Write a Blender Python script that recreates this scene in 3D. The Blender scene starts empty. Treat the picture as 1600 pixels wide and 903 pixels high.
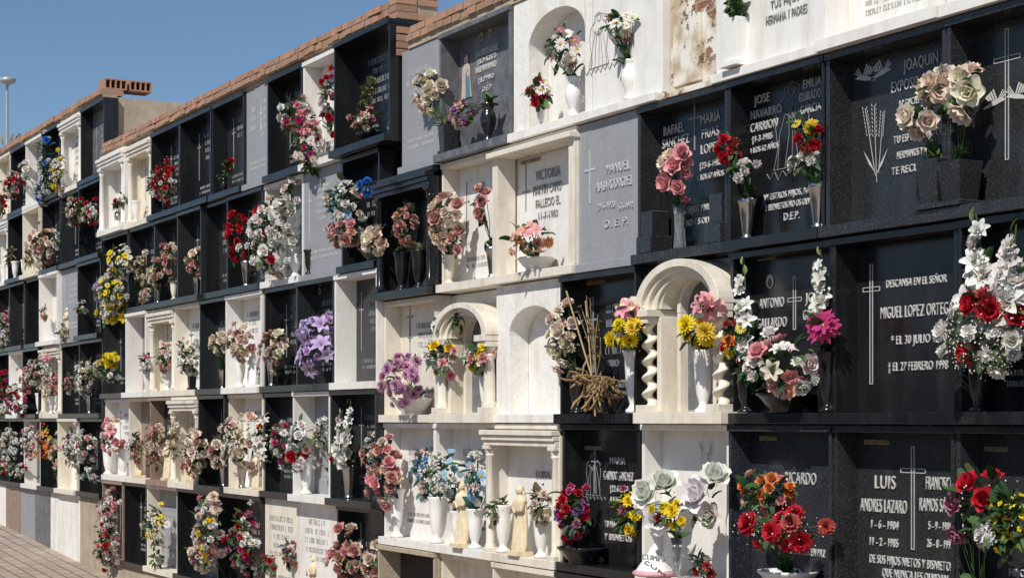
import bpy, math, random
import numpy as np
from mathutils import Vector
random.seed(7); rng=np.random.default_rng(7)
H=0.85; CZ=1.85; CD=5.165
PHI=math.radians(28.18); CP,SP=math.cos(PHI),math.sin(PHI)
def ray(px,py,yp=0.0):
    a=(px-800)/2800; b=(655-py)/2800
    dx,dy=-CP+SP*a, SP+CP*a
    t=(yp+CD)/dy
    return (t*dx, yp, CZ+t*b), t/2800
def XW(px,yp=0.0): return ray(px,655,yp)[0][0]
def ZV(v): return CZ-v*H
# ------------------------------------------------------------------ materials
MATS={}
def nodes(name):
    m=bpy.data.materials.new(name); m.use_nodes=True
    nt=m.node_tree; b=nt.nodes['Principled BSDF']; MATS[name]=m
    return m,nt,b
def N(nt,t,**k):
    n=nt.nodes.new(t)
    for a,v in k.items(): setattr(n,a,v)
    return n
def mixc(nt,fac,a,b,mode='MIX'):
    n=nt.nodes.new('ShaderNodeMix'); n.data_type='RGBA'; n.blend_type=mode
    for s,v in ((n.inputs[0],fac),(n.inputs[6],a),(n.inputs[7],b)):
        if isinstance(v,bpy.types.NodeSocket): nt.links.new(v,s)
        else: s.default_value=v if not isinstance(v,tuple) else (v+(1,) if len(v)==3 else v)
    return n.outputs[2]
def ramp(nt,src,p0,p1,c0=(0,0,0),c1=(1,1,1)):
    r=nt.nodes.new('ShaderNodeValToRGB'); r.color_ramp.elements[0].position=p0; r.color_ramp.elements[1].position=p1
    r.color_ramp.elements[0].color=c0+(1,); r.color_ramp.elements[1].color=c1+(1,)
    nt.links.new(src,r.inputs[0]); return r.outputs[0]
def coords(nt,scale=(1,1,1)):
    tc=nt.nodes.new('ShaderNodeTexCoord'); mp=nt.nodes.new('ShaderNodeMapping'); mp.inputs['Scale'].default_value=scale
    nt.links.new(tc.outputs['Object'],mp.inputs[0]); return mp.outputs[0]
def noise(nt,sc,co,det=4,rough=.55,dist=0):
    n=nt.nodes.new('ShaderNodeTexNoise'); n.inputs['Scale'].default_value=sc; n.inputs['Detail'].default_value=det
    n.inputs['Roughness'].default_value=rough; n.inputs['Distortion'].default_value=dist
    nt.links.new(co,n.inputs['Vector']); return n.outputs[0]
def bump(nt,b,src,s,d=.01):
    n=nt.nodes.new('ShaderNodeBump'); n.inputs['Strength'].default_value=s; n.inputs['Distance'].default_value=d
    nt.links.new(src,n.inputs['Height']); nt.links.new(n.outputs[0],b.inputs['Normal'])
def stone(name,base,speck,sp0,sp1,scale,rough,vein=None,dirt=(.16,.12,.08),dirtamt=.25,bmp=0,vk=.4):
    m,nt,b=nodes(name); co=coords(nt)
    c=mixc(nt,ramp(nt,noise(nt,scale,co,3),sp0,sp1),base,speck)
    if vein:
        v=noise(nt,2.6,co,7,.55,1.4)
        mm=N(nt,'ShaderNodeMath',operation='SUBTRACT'); nt.links.new(v,mm.inputs[0]); mm.inputs[1].default_value=.5
        ab=N(nt,'ShaderNodeMath',operation='ABSOLUTE'); nt.links.new(mm.outputs[0],ab.inputs[0])
        c=mixc(nt,ramp(nt,ab.outputs[0],0,.02,(vk,)*3,(0,0,0)),c,vein)
    st=noise(nt,2.2,coords(nt,(3.5,3.5,.7)),6,.65)
    c=mixc(nt,ramp(nt,st,.48,.76,(0,0,0),(dirtamt,)*3),c,dirt)
    s2=noise(nt,14,coords(nt,(2.5,2.5,.6)),5,.7)
    c=mixc(nt,ramp(nt,s2,.6,.75,(0,0,0),(dirtamt*.8,)*3),c,dirt)
    nt.links.new(c,b.inputs['Base Color'])
    r=noise(nt,6,co,4); rr=N(nt,'ShaderNodeMapRange'); nt.links.new(r,rr.inputs[0])
    rr.inputs[3].default_value=max(.04,rough-.08); rr.inputs[4].default_value=rough+.18
    nt.links.new(rr.outputs[0],b.inputs['Roughness'])
    if bmp: bump(nt,b,noise(nt,28,co,6,.65),bmp)
    return m
stone('black_granite',(.009,.0095,.011),(.038,.040,.043),.56,.75,260,.16,dirt=(.08,.075,.065),dirtamt=.22)
stone('grey_granite',(.016,.017,.019),(.11,.115,.12),.54,.74,190,.2,dirt=(.09,.085,.075),dirtamt=.22)
stone('blue_granite',(.018,.021,.028),(.12,.15,.20),.56,.74,140,.2,dirtamt=.15)
stone('grey_marble',(.27,.275,.295),(.31,.32,.335),.35,.7,40,.5,vein=(.38,.39,.40),dirt=(.18,.165,.14),dirtamt=.3,vk=.2)
stone('dark_marble',(.085,.09,.10),(.15,.155,.165),.35,.7,12,.35,vein=(.26,.26,.28),dirtamt=.3)
stone('white_marble',(.80,.78,.74),(.76,.74,.70),.4,.7,9,.4,vein=(.64,.63,.61),dirt=(.46,.38,.28),dirtamt=.5,vk=.3)
stone('cream_marble',(.76,.71,.61),(.70,.64,.53),.4,.7,14,.45,vein=(.62,.54,.42),dirt=(.36,.28,.19),dirtamt=.5,vk=.3)
stone('white_stucco',(.80,.78,.74),(.74,.72,.67),.4,.7,18,.85,dirt=(.45,.37,.27),dirtamt=.6,bmp=.5)
stone('beige_stucco',(.44,.37,.28),(.36,.29,.21),.35,.7,7,.92,dirt=(.22,.18,.14),dirtamt=.6,bmp=.7)
stone('brown_marble',(.24,.16,.12),(.34,.25,.19),.35,.7,20,.4,dirtamt=.3)
stone('porcelain',(.84,.83,.80),(.80,.79,.76),.4,.7,12,.22,dirt=(.5,.43,.33),dirtamt=.2)
stone('cast_stone',(.74,.63,.44),(.62,.51,.34),.4,.7,25,.7,dirt=(.3,.22,.13),dirtamt=.4,bmp=.3)
def simple(name,col,rough,metal=0,trans=0):
    m,nt,b=nodes(name); co=coords(nt)
    c=mixc(nt,ramp(nt,noise(nt,25,co,4),.35,.7),tuple(x*.8 for x in col),col)
    nt.links.new(c,b.inputs['Base Color']); b.inputs['Roughness'].default_value=rough; b.inputs['Metallic'].default_value=metal
    if trans: b.inputs['Transmission Weight'].default_value=trans
    return m
simple('engrave_light',(.58,.58,.56),.6); simple('engrave_grey',(.33,.33,.32),.7); simple('engrave_dim',(.30,.31,.32),.6)
simple('engrave_faint',(.52,.53,.53),.6); simple('gold_paint',(.36,.29,.17),.5)
simple('vase_metal',(.62,.61,.58),.25,1); simple('glass',(.75,.8,.8),.08,0,.85); simple('ceramic_portrait',(.6,.52,.42),.3)
simple('dark_photo',(.06,.045,.04),.4); simple('lamp_metal',(.45,.47,.48),.4,.3); simple('pink_plush',(.75,.4,.45),.8)
simple('cavity',(.05,.04,.035),.9); simple('butterfly_blue',(.12,.25,.33),.5)
m,nt,b=nodes('petals'); at=N(nt,'ShaderNodeAttribute',attribute_name='Col')
c=mixc(nt,ramp(nt,noise(nt,60,coords(nt),3),.3,.75),at.outputs[0],(.9,.86,.80),'MULTIPLY')
nt.links.new(c,b.inputs['Base Color']); b.inputs['Roughness'].default_value=.6; b.inputs['Specular IOR Level'].default_value=.3
tr=N(nt,'ShaderNodeBsdfTranslucent'); nt.links.new(at.outputs[0],tr.inputs[0]); ms=N(nt,'ShaderNodeMixShader'); ms.inputs[0].default_value=.25
nt.links.new(b.outputs[0],ms.inputs[1]); nt.links.new(tr.outputs[0],ms.inputs[2]); nt.links.new(ms.outputs[0],nt.nodes['Material Output'].inputs[0])
m,nt,b=nodes('brick'); at=N(nt,'ShaderNodeAttribute',attribute_name='Col'); co=coords(nt)
c=mixc(nt,ramp(nt,noise(nt,12,co,6,.7),.35,.8),at.outputs[0],(.32,.25,.19))
nt.links.new(c,b.inputs['Base Color']); b.inputs['Roughness'].default_value=.92; bump(nt,b,noise(nt,45,co,5,.7),.6)
m,nt,b=nodes('ruined_wall'); co=coords(nt)
bt=N(nt,'ShaderNodeTexBrick'); mp=N(nt,'ShaderNodeMapping'); mp.inputs['Rotation'].default_value=(math.pi/2,0,0)
tc=N(nt,'ShaderNodeTexCoord'); nt.links.new(tc.outputs['Object'],mp.inputs[0]); nt.links.new(mp.outputs[0],bt.inputs[0])
bt.inputs['Scale'].default_value=4; bt.inputs['Color1'].default_value=(.36,.15,.08,1); bt.inputs['Color2'].default_value=(.28,.12,.07,1); bt.inputs['Mortar'].default_value=(.4,.34,.27,1)
n1=noise(nt,4.5,co,7,.7); mk=ramp(nt,n1,.55,.58)
c=mixc(nt,mk,mixc(nt,ramp(nt,noise(nt,7,co,5),.42,.6),(.74,.70,.62),(.46,.36,.24)),bt.outputs[0])
nt.links.new(c,b.inputs['Base Color']); b.inputs['Roughness'].default_value=.95
inv=N(nt,'ShaderNodeMath',operation='SUBTRACT'); inv.inputs[0].default_value=1; nt.links.new(mk,inv.inputs[1]); bump(nt,b,inv.outputs[0],1,.02)
m,nt,b=nodes('paving'); co=coords(nt)
bt=N(nt,'ShaderNodeTexBrick'); nt.links.new(co,bt.inputs[0]); bt.inputs['Scale'].default_value=1; bt.inputs['Brick Width'].default_value=.30; bt.inputs['Row Height'].default_value=.15
bt.inputs['Mortar Size'].default_value=.012; bt.inputs['Color1'].default_value=(.42,.34,.27,1); bt.inputs['Color2'].default_value=(.33,.255,.20,1); bt.inputs['Mortar'].default_value=(.14,.11,.09,1)
c=mixc(nt,ramp(nt,noise(nt,1.3,co,6,.65),.4,.75,(0,0,0),(.6,.6,.6)),bt.outputs[0],(.35,.30,.25)); nt.links.new(c,b.inputs['Base Color'])
b.inputs['Roughness'].default_value=.9; bump(nt,b,bt.outputs[1],-.6,.005)
# ------------------------------------------------------------------ mesh builder
class MB:
    def __init__(s): s.V=[];s.F=[];s.M=[];s.C=[];s.S=[];s.n=0;s.mats=[]
    def mi(s,m):
        if m not in s.mats: s.mats.append(m)
        return s.mats.index(m)
    def add(s,v,f,m,col=(1,1,1),smooth=False):
        v=np.asarray(v,dtype=float); k=s.mi(m)
        s.V.append(v); f=np.asarray(f)+s.n
        s.F.extend(f.tolist()); s.M.extend([k]*len(f)); s.S.extend([smooth]*len(f))
        c=np.asarray(col,dtype=float)
        if c.ndim==1: c=np.tile(c,(len(v),1))
        s.C.append(c); s.n+=len(v)
    def box(s,x0,x1,y0,y1,z0,z1,m,col=(1,1,1)):
        if x0>x1:x0,x1=x1,x0
        if y0>y1:y0,y1=y1,y0
        if z0>z1:z0,z1=z1,z0
        v=[(x0,y0,z0),(x1,y0,z0),(x1,y1,z0),(x0,y1,z0),(x0,y0,z1),(x1,y0,z1),(x1,y1,z1),(x0,y1,z1)]
        s.add(v,[(0,3,2,1),(4,5,6,7),(0,1,5,4),(1,2,6,5),(2,3,7,6),(3,0,4,7)],m,col)
    def lathe(s,prof,c,m,seg=20,col=(1,1,1),flute=0,nf=8,sy=1):
        v=[];f=[]
        for r,z in prof:
            for i in range(seg):
                a=2*math.pi*i/seg; rr=r*(1+flute*math.cos(nf*a))
                v.append((c[0]+rr*math.cos(a),c[1]+sy*rr*math.sin(a),c[2]+z))
        for j in range(len(prof)-1):
            for i in range(seg):
                k=(i+1)%seg; f.append((j*seg+i,j*seg+k,(j+1)*seg+k,(j+1)*seg+i))
        s.add(v,f,m,col,True)
    def tube(s,pts,r,m,col=(1,1,1),sides=4):
        v=[];f=[];P=[np.array(p,float) for p in pts]; L=len(P)
        for i,p in enumerate(P):
            d=P[min(i+1,L-1)]-P[max(i-1,0)]; d/=np.linalg.norm(d)+1e-9
            a=np.cross(d,(.3,.9,.2)); a/=np.linalg.norm(a)+1e-9; bb=np.cross(d,a)
            rr=r[i] if hasattr(r,'__len__') else r
            for k in range(sides):
                t=2*math.pi*k/sides; v.append(p+rr*(a*math.cos(t)+bb*math.sin(t)))
        for i in range(L-1):
            for k in range(sides):
                q=(k+1)%sides; f.append((i*sides+k,i*sides+q,(i+1)*sides+q,(i+1)*sides+k))
        s.add(v,f,m,col,True)
    def sphere(s,c,r,m,col=(1,1,1),seg=12):
        rx,ry,rz=r if hasattr(r,'__len__') else (r,r,r)
        v=[];f=[];R=8
        for j in range(R+1):
            t=math.pi*j/R*.98+.01*math.pi
            for i in range(seg):
                a=2*math.pi*i/seg; v.append((c[0]+rx*math.sin(t)*math.cos(a),c[1]+ry*math.sin(t)*math.sin(a),c[2]-rz*math.cos(t)))
        for j in range(R):
            for i in range(seg):
                k=(i+1)%seg; f.append((j*seg+i,j*seg+k,(j+1)*seg+k,(j+1)*seg+i))
        s.add(v,f,m,col,True)
    def poly(s,pts,y,m,th=.003):
        n=len(pts); cx=sum(p[0] for p in pts)/n; cz=sum(p[1] for p in pts)/n
        v=[(cx,y-th,cz)]+[(p[0],y-th,p[1]) for p in pts]
        k=s.mi(m); s.V.append(np.array(v)); s.C.append(np.ones((len(v),3)))
        for i in range(n): s.F.append([s.n,i+1+s.n,(i+1)%n+1+s.n]); s.M.append(k); s.S.append(False)
        s.n+=len(v)
    def obj(s,name,bevel=0):
        me=bpy.data.meshes.new(name); V=np.concatenate(s.V)
        me.from_pydata(V.tolist(),[],s.F); 
        for k in s.mats: me.materials.append(MATS[k])
        me.polygons.foreach_set('material_index',s.M); me.polygons.foreach_set('use_smooth',s.S)
        ca=me.color_attributes.new('Col','FLOAT_COLOR','POINT'); C=np.concatenate(s.C); C=np.hstack([C,np.ones((len(C),1))])
        ca.data.foreach_set('color',C.ravel()); me.update()
        o=bpy.data.objects.new(name,me); bpy.context.scene.collection.objects.link(o)
        if bevel:
            md=o.modifiers.new('Bevel','BEVEL'); md.width=bevel; md.segments=2; md.limit_method='ANGLE'; md.angle_limit=math.radians(50)
        return o
# ------------------------------------------------------------------ flower templates
def petal(L,W,a0,a1,cup=0,nu=2,nv=3,p=1.0,r0=0,ruf=0):
    V=[];x=r0;z=0;a0=math.radians(a0);a1=math.radians(a1)
    for j in range(nv+1):
        v=j/nv
        if j:
            a=a0+(a1-a0)*(v-.5/nv); x+=L/nv*math.cos(a); z+=L/nv*math.sin(a)
        w=W*(math.sin(math.pi*(.12+.76*v**p)))
        for i in range(nu+1):
            u=-1+2*i/nu
            V.append((u*w,x-abs(u)*.05*L+(rng.normal()*ruf if j==nv else 0),z+cup*u*u*W+(rng.normal()*ruf if j==nv else 0)))
    F=[]
    for j in range(nv):
        for i in range(nu): a=j*(nu+1)+i; F.append((a,a+1,a+nu+2,a+nu+1))
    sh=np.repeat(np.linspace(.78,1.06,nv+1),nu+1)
    return np.array(V),np.array(F),sh
def rotz(V,t):
    c,s_=math.cos(t),math.sin(t); return V@np.array([[c,s_,0],[-s_,c,0],[0,0,1]])
class TP:
    def __init__(s): s.V=[];s.F=[];s.H=[];s.K=[];s.n=0
    def add(s,V,F,sh,k=0): s.V.append(V);s.F.append(F+s.n);s.H.append(sh);s.K.append(np.full(len(V),k));s.n+=len(V)
    def done(s): return np.concatenate(s.V),np.concatenate(s.F),np.concatenate(s.H),np.concatenate(s.K)
def dome(r,h,k=1,seg=8):
    V=[];F=[];R=3
    for j in range(R+1):
        t=math.pi/2*j/R*.97
        for i in range(seg): a=2*math.pi*i/seg; V.append((r*math.cos(t)*math.cos(a),r*math.cos(t)*math.sin(a),h*math.sin(t)))
    for j in range(R):
        for i in range(seg): q=(i+1)%seg; F.append((j*seg+i,j*seg+q,(j+1)*seg+q,(j+1)*seg+i))
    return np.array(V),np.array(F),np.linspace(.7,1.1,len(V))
def t_rose():
    t=TP()
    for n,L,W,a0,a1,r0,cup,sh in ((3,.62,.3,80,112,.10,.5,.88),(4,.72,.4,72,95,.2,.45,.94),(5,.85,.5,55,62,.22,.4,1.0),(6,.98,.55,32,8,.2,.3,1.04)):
        o=rng.random()*6
        for i in range(n):
            V,F,h=petal(L*rng.uniform(.92,1.06),W,a0+rng.normal()*5,a1+rng.normal()*8,cup,2,3,.8,r0,.02)
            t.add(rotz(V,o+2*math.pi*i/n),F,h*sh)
    return t.done()
def t_daisy():
    t=TP()
    for i in range(15):
        V,F,h=petal(rng.uniform(.72,.85),.17,12+rng.normal()*6,-8+rng.normal()*10,0,1,2,.8,.2); V[:,2]+=.02*(i%2); t.add(rotz(V,2*math.pi*i/15+rng.normal()*.04),F,h)
    V,F,h=dome(.26,.16); t.add(V,F,h,1); return t.done()
def t_mum(w=.15):
    t=TP()
    for n,L,a0,a1,sh in ((16,.95,5,-8,1),(15,.9,28,15,1),(12,.78,50,45,1),(9,.62,70,72,.95),(5,.5,85,95,.9)):
        o=rng.random()*6
        for i in range(n):
            V,F,h=petal(L*rng.uniform(.9,1.08),w,a0+rng.normal()*7,a1+rng.normal()*7,.3,1,2,.9,.05); t.add(rotz(V,o+2*math.pi*i/n),F,h*sh)
    return t.done()
def t_carn():
    t=TP()
    for n,L,a0,a1 in ((9,.9,15,-5),(9,.85,40,25),(7,.75,62,60),(5,.65,82,90)):
        o=rng.random()*6
        for i in range(n):
            V,F,h=petal(L*rng.uniform(.85,1.1),.36,a0+rng.normal()*10,a1+rng.normal()*14,.15,3,2,.55,.03,.07); t.add(rotz(V,o+2*math.pi*i/n),F,h*rng.uniform(.88,1.08))
    return t.done()
def t_lily():
    t=TP()
    for i in range(6):
        V,F,h=petal(1.2,.34,50,-15,.3,2,4,.9,.05); t.add(rotz(V,2*math.pi*i/6),F,h)
    for i in range(5):
        V,F,h=petal(.6,.035,80,60,0,1,2,1,.02); t.add(rotz(V,i*1.25),F,h,1)
    return t.done()
def t_leaf(w=.24,a0=15,a1=-35):
    t=TP(); V,F,h=petal(1,w,a0,a1,.5,2,4,.8); t.add(V,F,h); return t.done()
def t_frond():
    t=TP()
    for i in range(7):
        for sg in (-1,1):
            V,F,h=petal(.34*(1-.07*i),.06,10,-10,0,1,2); V=rotz(V,sg*-.9); V[:,1]+=.12+i*.12; t.add(V,F,h)
    V,F,h=petal(1,.02,5,-10,0,1,2); t.add(V,F,h); return t.done()
def t_dot():
    V=np.array([(1,0,0),(0,1,0),(-1,0,0),(0,-1,0),(0,0,1),(0,0,-1)],float)
    return V,[[0,1,4],[1,2,4],[2,3,4],[3,0,4],[1,0,5],[2,1,5],[3,2,5],[0,3,5]]
TPL={'r':[t_rose() for _ in range(4)],'d':[t_daisy() for _ in range(3)],'k':[t_mum() for _ in range(3)],'D':[t_mum(.22) for _ in range(3)],
     'c':[t_carn() for _ in range(4)],'l':[t_lily() for _ in range(2)],'L':[t_leaf(),t_leaf(.3,30,-20),t_leaf(.18,0,-50)],'f':[t_frond()]}
SIZ={'r':.045,'d':.037,'k':.054,'D':.060,'c':.038,'l':.062}
COL=dict(W=(.87,.86,.82),C=(.86,.79,.64),R=(.50,.012,.03),P=(.84,.40,.44),T=(.60,.33,.30),M=(.58,.06,.22),Y=(.90,.68,.02),O=(.84,.28,.07),
 V=(.36,.15,.50),A=(.66,.52,.84),B=(.03,.16,.60),E=(.32,.58,.84),S=(.84,.48,.38),U=(.40,.15,.24),Q=(.64,.32,.54),F=(.85,.69,.60),G=(.18,.24,.09))
GREENS={'g':[(.03,.08,.025),(.06,.13,.04),(.04,.10,.04),(.09,.15,.05)],'t':[(.04,.12,.11),(.07,.17,.15),(.03,.09,.08)],
 'o':[(.13,.15,.06),(.17,.16,.08),(.08,.10,.04)],'b':[(.20,.15,.08),(.28,.21,.12),(.13,.12,.06)]}
def basis(n):
    n=n/np.linalg.norm(n); a=np.cross(n,(0,0,1) if abs(n[2])<.9 else (1,0,0)); a/=np.linalg.norm(a); b_=np.cross(n,a)
    t=rng.random()*2*math.pi; a2=a*math.cos(t)+b_*math.sin(t); b2=np.cross(n,a2); return np.array([a2,b2,n])
def put(mb,tp,pos,n,size,col,col2=(.75,.5,.05),jit=.12,B=None):
    V,F,Hh,K=tp; Bm=basis(np.array(n,float)) if B is None else B
    W=(V*size)@Bm+np.array(pos)
    cc=np.array(col)*rng.uniform(1-jit,1+jit)*(1+rng.normal(size=3)*jit*.3)
    if rng.random()<.18 and B is None: cc=cc*.75+np.array([.35,.27,.18])*.25   # sun-faded blooms
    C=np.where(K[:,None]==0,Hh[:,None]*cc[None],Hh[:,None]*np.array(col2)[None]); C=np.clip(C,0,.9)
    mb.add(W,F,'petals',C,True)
def leaf(mb,pos,d,size,col,kind='L'):
    d=np.array(d,float); d/=np.linalg.norm(d); up=np.array([rng.normal()*.4,rng.normal()*.4-.3,1.]); x=np.cross(d,up); x/=np.linalg.norm(x)+1e-9; z=np.cross(x,d)
    tp=TPL[kind][rng.integers(len(TPL[kind]))]; put(mb,tp,pos,d,size,col,B=np.array([x,d,z]),jit=.3)
def parse(s):
    r=[]
    for t in s.split(): r+= [(t[0],t[1])]*int(t[2:] or 1)
    return r
def bouquet(px,py,rx,rz,mix,lf='g',breath=0,hs=1.0,leafk=1.0,vasetop=None,yp=None,name='flower_bouquet',dens=1.0):
    gk=1.04 if px>600 else 1.07
    _,sc=ray(px,py,-.08); RX=rx*sc*gk; RZ=rz*sc*gk; RY=min(RX*.85,.2)
    yy=min(-.03,.07-RY) if yp is None else yp
    c,sc=ray(px,py,yy); c=np.array(c); mb=MB(); mx=parse(mix)
    hm=np.mean([SIZ[k] for k,_ in mx])*hs; R=np.maximum(np.array([RX,RY,RZ])-hm*.45,.012); n=int(max(5,dens*2.05*R[0]*R[2]/hm**2+3))
    ga=math.pi*(3-math.sqrt(5)); nn=int(n/.68)
    order=[mx[rng.integers(len(mx))] for _ in range(nn)]
    heads=[]; seed=rng.normal(size=3)
    for i in range(nn):
        z=1-2*(i+.5)/nn; r=math.sqrt(1-z*z); a=ga*i+rng.normal()*.22; d=np.array([r*math.cos(a),r*math.sin(a),z+rng.normal()*.12])
        if d[1]>.35: continue
        k,cl=order[i]
        f=rng.uniform(.72,1.08)+.14*math.sin(3*a+seed[0]*3)+.12*math.sin(4*z+seed[1]*3)
        if rng.random()<.14: f*=rng.uniform(1.1,1.35)
        p=c+d*R*f; nd=d+np.array([.18,-.5,.2])+rng.normal(size=3)*.24
        s_=SIZ[k]*hs*rng.uniform(.72,1.15)
        tp=TPL[k][rng.integers(len(TPL[k]))]
        c2=(.75,.5,.05) if k=='d' and cl!='Y' else (.35,.16,.03)
        put(mb,tp,p,nd,s_,COL[cl],c2); heads.append(p)
    G=GREENS[lf]
    for i in range(int((n*1.3+10)*leafk)):
        d=rng.normal(size=3); d/=np.linalg.norm(d)
        if d[1]>.3: d[1]*=-1
        p=c+d*R*rng.uniform(.35,.9 if rng.random()<.65 else 1.12); leaf(mb,p,d+rng.normal(size=3)*.4+np.array([0,.0,-.05]),rng.uniform(.035,.08)*(.75+.25*hs),G[rng.integers(len(G))],'f' if rng.random()<.2 else 'L')
    if breath:
        td=t_dot()
        for i in range(breath):
            d=rng.normal(size=3); d/=np.linalg.norm(d); d[1]=-abs(d[1]) if rng.random()<.8 else d[1]
            p=c+d*R*rng.uniform(.9,1.4); mb.add(td[0]*rng.uniform(.003,.0055)+p,td[1],'petals',(.8,.79,.72))
            if i%3==0: mb.tube([c+d*R*.5,p],.0008,'petals',(.14,.2,.08),3)
    if vasetop is not None:
        vt=np.array(vasetop)
        for h in heads[::max(1,len(heads)//9)]:
            mid=(vt+h)/2+rng.normal(size=3)*.008; mb.tube([vt-np.array([0,0,.04]),vt+(rng.normal(size=3)*.008),mid,h],.0022,'petals',(.05,.11,.04),4)
        for i in range(7): 
            leaf(mb,vt+rng.normal(size=3)*.015,(rng.normal(),rng.normal()-.4,.9),rng.uniform(.06,.1),G[rng.integers(len(G))])
    return mb.obj(name)
def blk(px): return .01 if px>=600 else (.73 if px>=165 else .97)
def shelfz(px,py):
    v=(py-655)/(.145*(px+700)); o=blk(px); return ZV(o+round(v-o))+.042
PROF={'urn':[(.0,0),(.34,0),(.34,.05),(.22,.09),(.16,.14),(.2,.2),(.27,.3),(.33,.5),(.36,.72),(.38,.88),(.46,.97),(.46,1),(.38,.985),(.3,.8),(.0,.7)],
 'metal':[(0,0),(.26,0),(.26,.05),(.2,.08),(.21,.12),(.3,.5),(.38,.85),(.42,.88),(.43,1),(.38,1),(.3,.7),(0,.6)],
 'glass':[(0,0),(.28,0),(.28,.05),(.22,.4),(.25,.8),(.34,1),(.31,1),(.2,.6),(0,.1)],
 'bowl':[(0,0),(.55,0),(.5,.15),(.7,.4),(.9,.8),(.98,.9),(.98,1),(.88,.98),(.75,.6),(0,.5)],
 'belly':[(0,0),(.3,0),(.3,.06),(.17,.14),(.2,.2),(.38,.42),(.42,.6),(.34,.76),(.24,.84),(.3,.95),(.38,1),(.3,.98),(.2,.8),(0,.7)]}
def vase(kind,px,pbase,hpx,y=.0,wk=1.0):
    (x,_,_),sc=ray(px,pbase,y); h=hpx*sc; z=shelfz(px,pbase); mb=MB()
    matn={'urn':'porcelain','belly':'porcelain','bowl':'porcelain','metal':'vase_metal','glass':'glass','burn':'black_granite','bbelly':'black_granite','bbowl':'black_granite','crurn':'cream_marble'}.get(kind)
    if kind in('granite','wsq','bsq'):
        mt={'granite':'grey_granite','wsq':'porcelain','bsq':'black_granite'}[kind]; w=.055*wk; mb.box(x-w,x+w,y-w,y+w,z,z+h*.12,mt)
        v=[];w0,w1=w*.72,w*.95
        for ww,zz in((w0,z+h*.12),(w1,z+h)): v+=[(x-ww,y-ww,zz),(x+ww,y-ww,zz),(x+ww,y+ww,zz),(x-ww,y+ww,zz)]
        wi=w1*.8
        for zi in(z+h,z+h*.8): v+=[(x-wi,y-wi,zi),(x+wi,y-wi,zi),(x+wi,y+wi,zi),(x-wi,y+wi,zi)]
        F=[]
        for b0 in (0,4,8):
            for i in range(4): j=(i+1)%4; F.append((b0+i,b0+j,b0+4+j,b0+4+i))
        F.append((12,13,14,15)); mb.add(v,F,mt)
        return (mb.obj('flower_vase',.003),(x,y,z+h))[1]
    pk={'burn':'urn','bbelly':'belly','bbowl':'bowl','crurn':'urn'}.get(kind,kind)
    R=h*.52 if pk!='bowl' else h*1.6
    R=min(R,.13 if pk!='bowl' else .15)*wk
    mb.lathe([(r*R,zz*h) for r,zz in PROF[pk]],(x,y,z),matn,28,flute=.03 if pk=='urn' and rng.random()<.5 else 0,nf=14); mb.obj('flower_vase'); return (x,y,z+h*.97)
# ------------------------------------------------------------------ niches
NICHES=[]
def pseudo(mb,x0,x1,zc,h,y,m):
    w=h*.62; x=x0
    while x<x1-w:
        if rng.random()<.14: x+=w; continue
        t=h*.12; k=rng.integers(5)
        if k!=3: mb.box(x,x+t,y-.003,y,zc-h/2,zc+h/2,m)
        if k in(0,2,3): mb.box(x+t,x+w*.7,y-.003,y,zc+h/2-t,zc+h/2,m)
        if k in(1,2): mb.box(x+t,x+w*.7,y-.003,y,zc-h/2,zc-h/2+t,m)
        if k in(0,4): mb.box(x+w*.7-t,x+w*.7,y-.0025,y,zc-h/2,zc+h/2-t*1.1,m)
        if k in(3,): mb.box(x+w*.35,x+w*.35+t,y-.003,y,zc-h/2,zc+h/2-t*1.1,m)
        x+=w
def plaque_marks(mb,x0,x1,z0,z1,y,m):
    w=x1-x0; h=z1-z0; cols=2 if rng.random()<.45 else 1; hh=rng.uniform(.032,.045)
    cx=x0+w*rng.uniform(.12,.2)
    if rng.random()<.6:
        mb.box(cx-.006,cx+.006,y-.004,y,z0+h*.3,z1-h*.12,m); mb.box(cx-.045,cx+.045,y-.003,y,z1-h*.3,z1-h*.3+.011,m); xs=x0+w*.3
    else: xs=x0+w*.12
    for c in range(cols):
        a=xs+c*(x1-xs)*.5; bb=a+(x1-xs)/cols*.85; z=z1-h*rng.uniform(.16,.24)
        for i in range(rng.integers(3,6)):
            q=rng.uniform(.0,.2)*(bb-a); pseudo(mb,a+q,bb-q,z,hh,y,m); z-=hh*1.75; 
            if i>1: hh*=.9
    z=z0+h*.2
    for i in range(2): pseudo(mb,x0+w*.15,x1-w*.15,z,.025,y,m); z-=.045
def arch_slab(mb,x0,x1,z0,z1,a0,a1,zs,y0,y1,m,rzk=1):
    mb.box(x0,a0,y0,y1,z0,z1,m); mb.box(a1,x1,y0,y1,z0,z1,m); cx=(a0+a1)/2; r=(a1-a0)/2; n=20; v=[];f=[]
    for i in range(n+1):
        t=math.pi*i/n; xx=cx+r*math.cos(t); zz=zs+r*rzk*math.sin(t); v+=[(xx,y0,zz),(xx,y0,z1),(xx,y1,zz)]
    for i in range(n):
        a=3*i; f+=[(a,a+1,a+4,a+3),(a,a+3,a+5,a+2)]
    mb.add(v,f,m)
def ring(mb,cx,zs,r1,r2,y0,y1,m,n=28,k=1.0):
    v=[];f=[]
    for i in range(n+1):
        t=math.pi*i/n; c,s_=math.cos(t),math.sin(t)*k
        v+=[(cx+r1*c,y1,zs+r1*s_),(cx+r1*c,y0,zs+r1*s_),(cx+r2*c,y0,zs+r2*s_),(cx+r2*c,y1,zs+r2*s_)]
    for i in range(n):
        a=4*i
        for q in range(3): f.append((a+q,a+q+1,a+q+5,a+q+4))
    mb.add(v,f,m)
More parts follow.
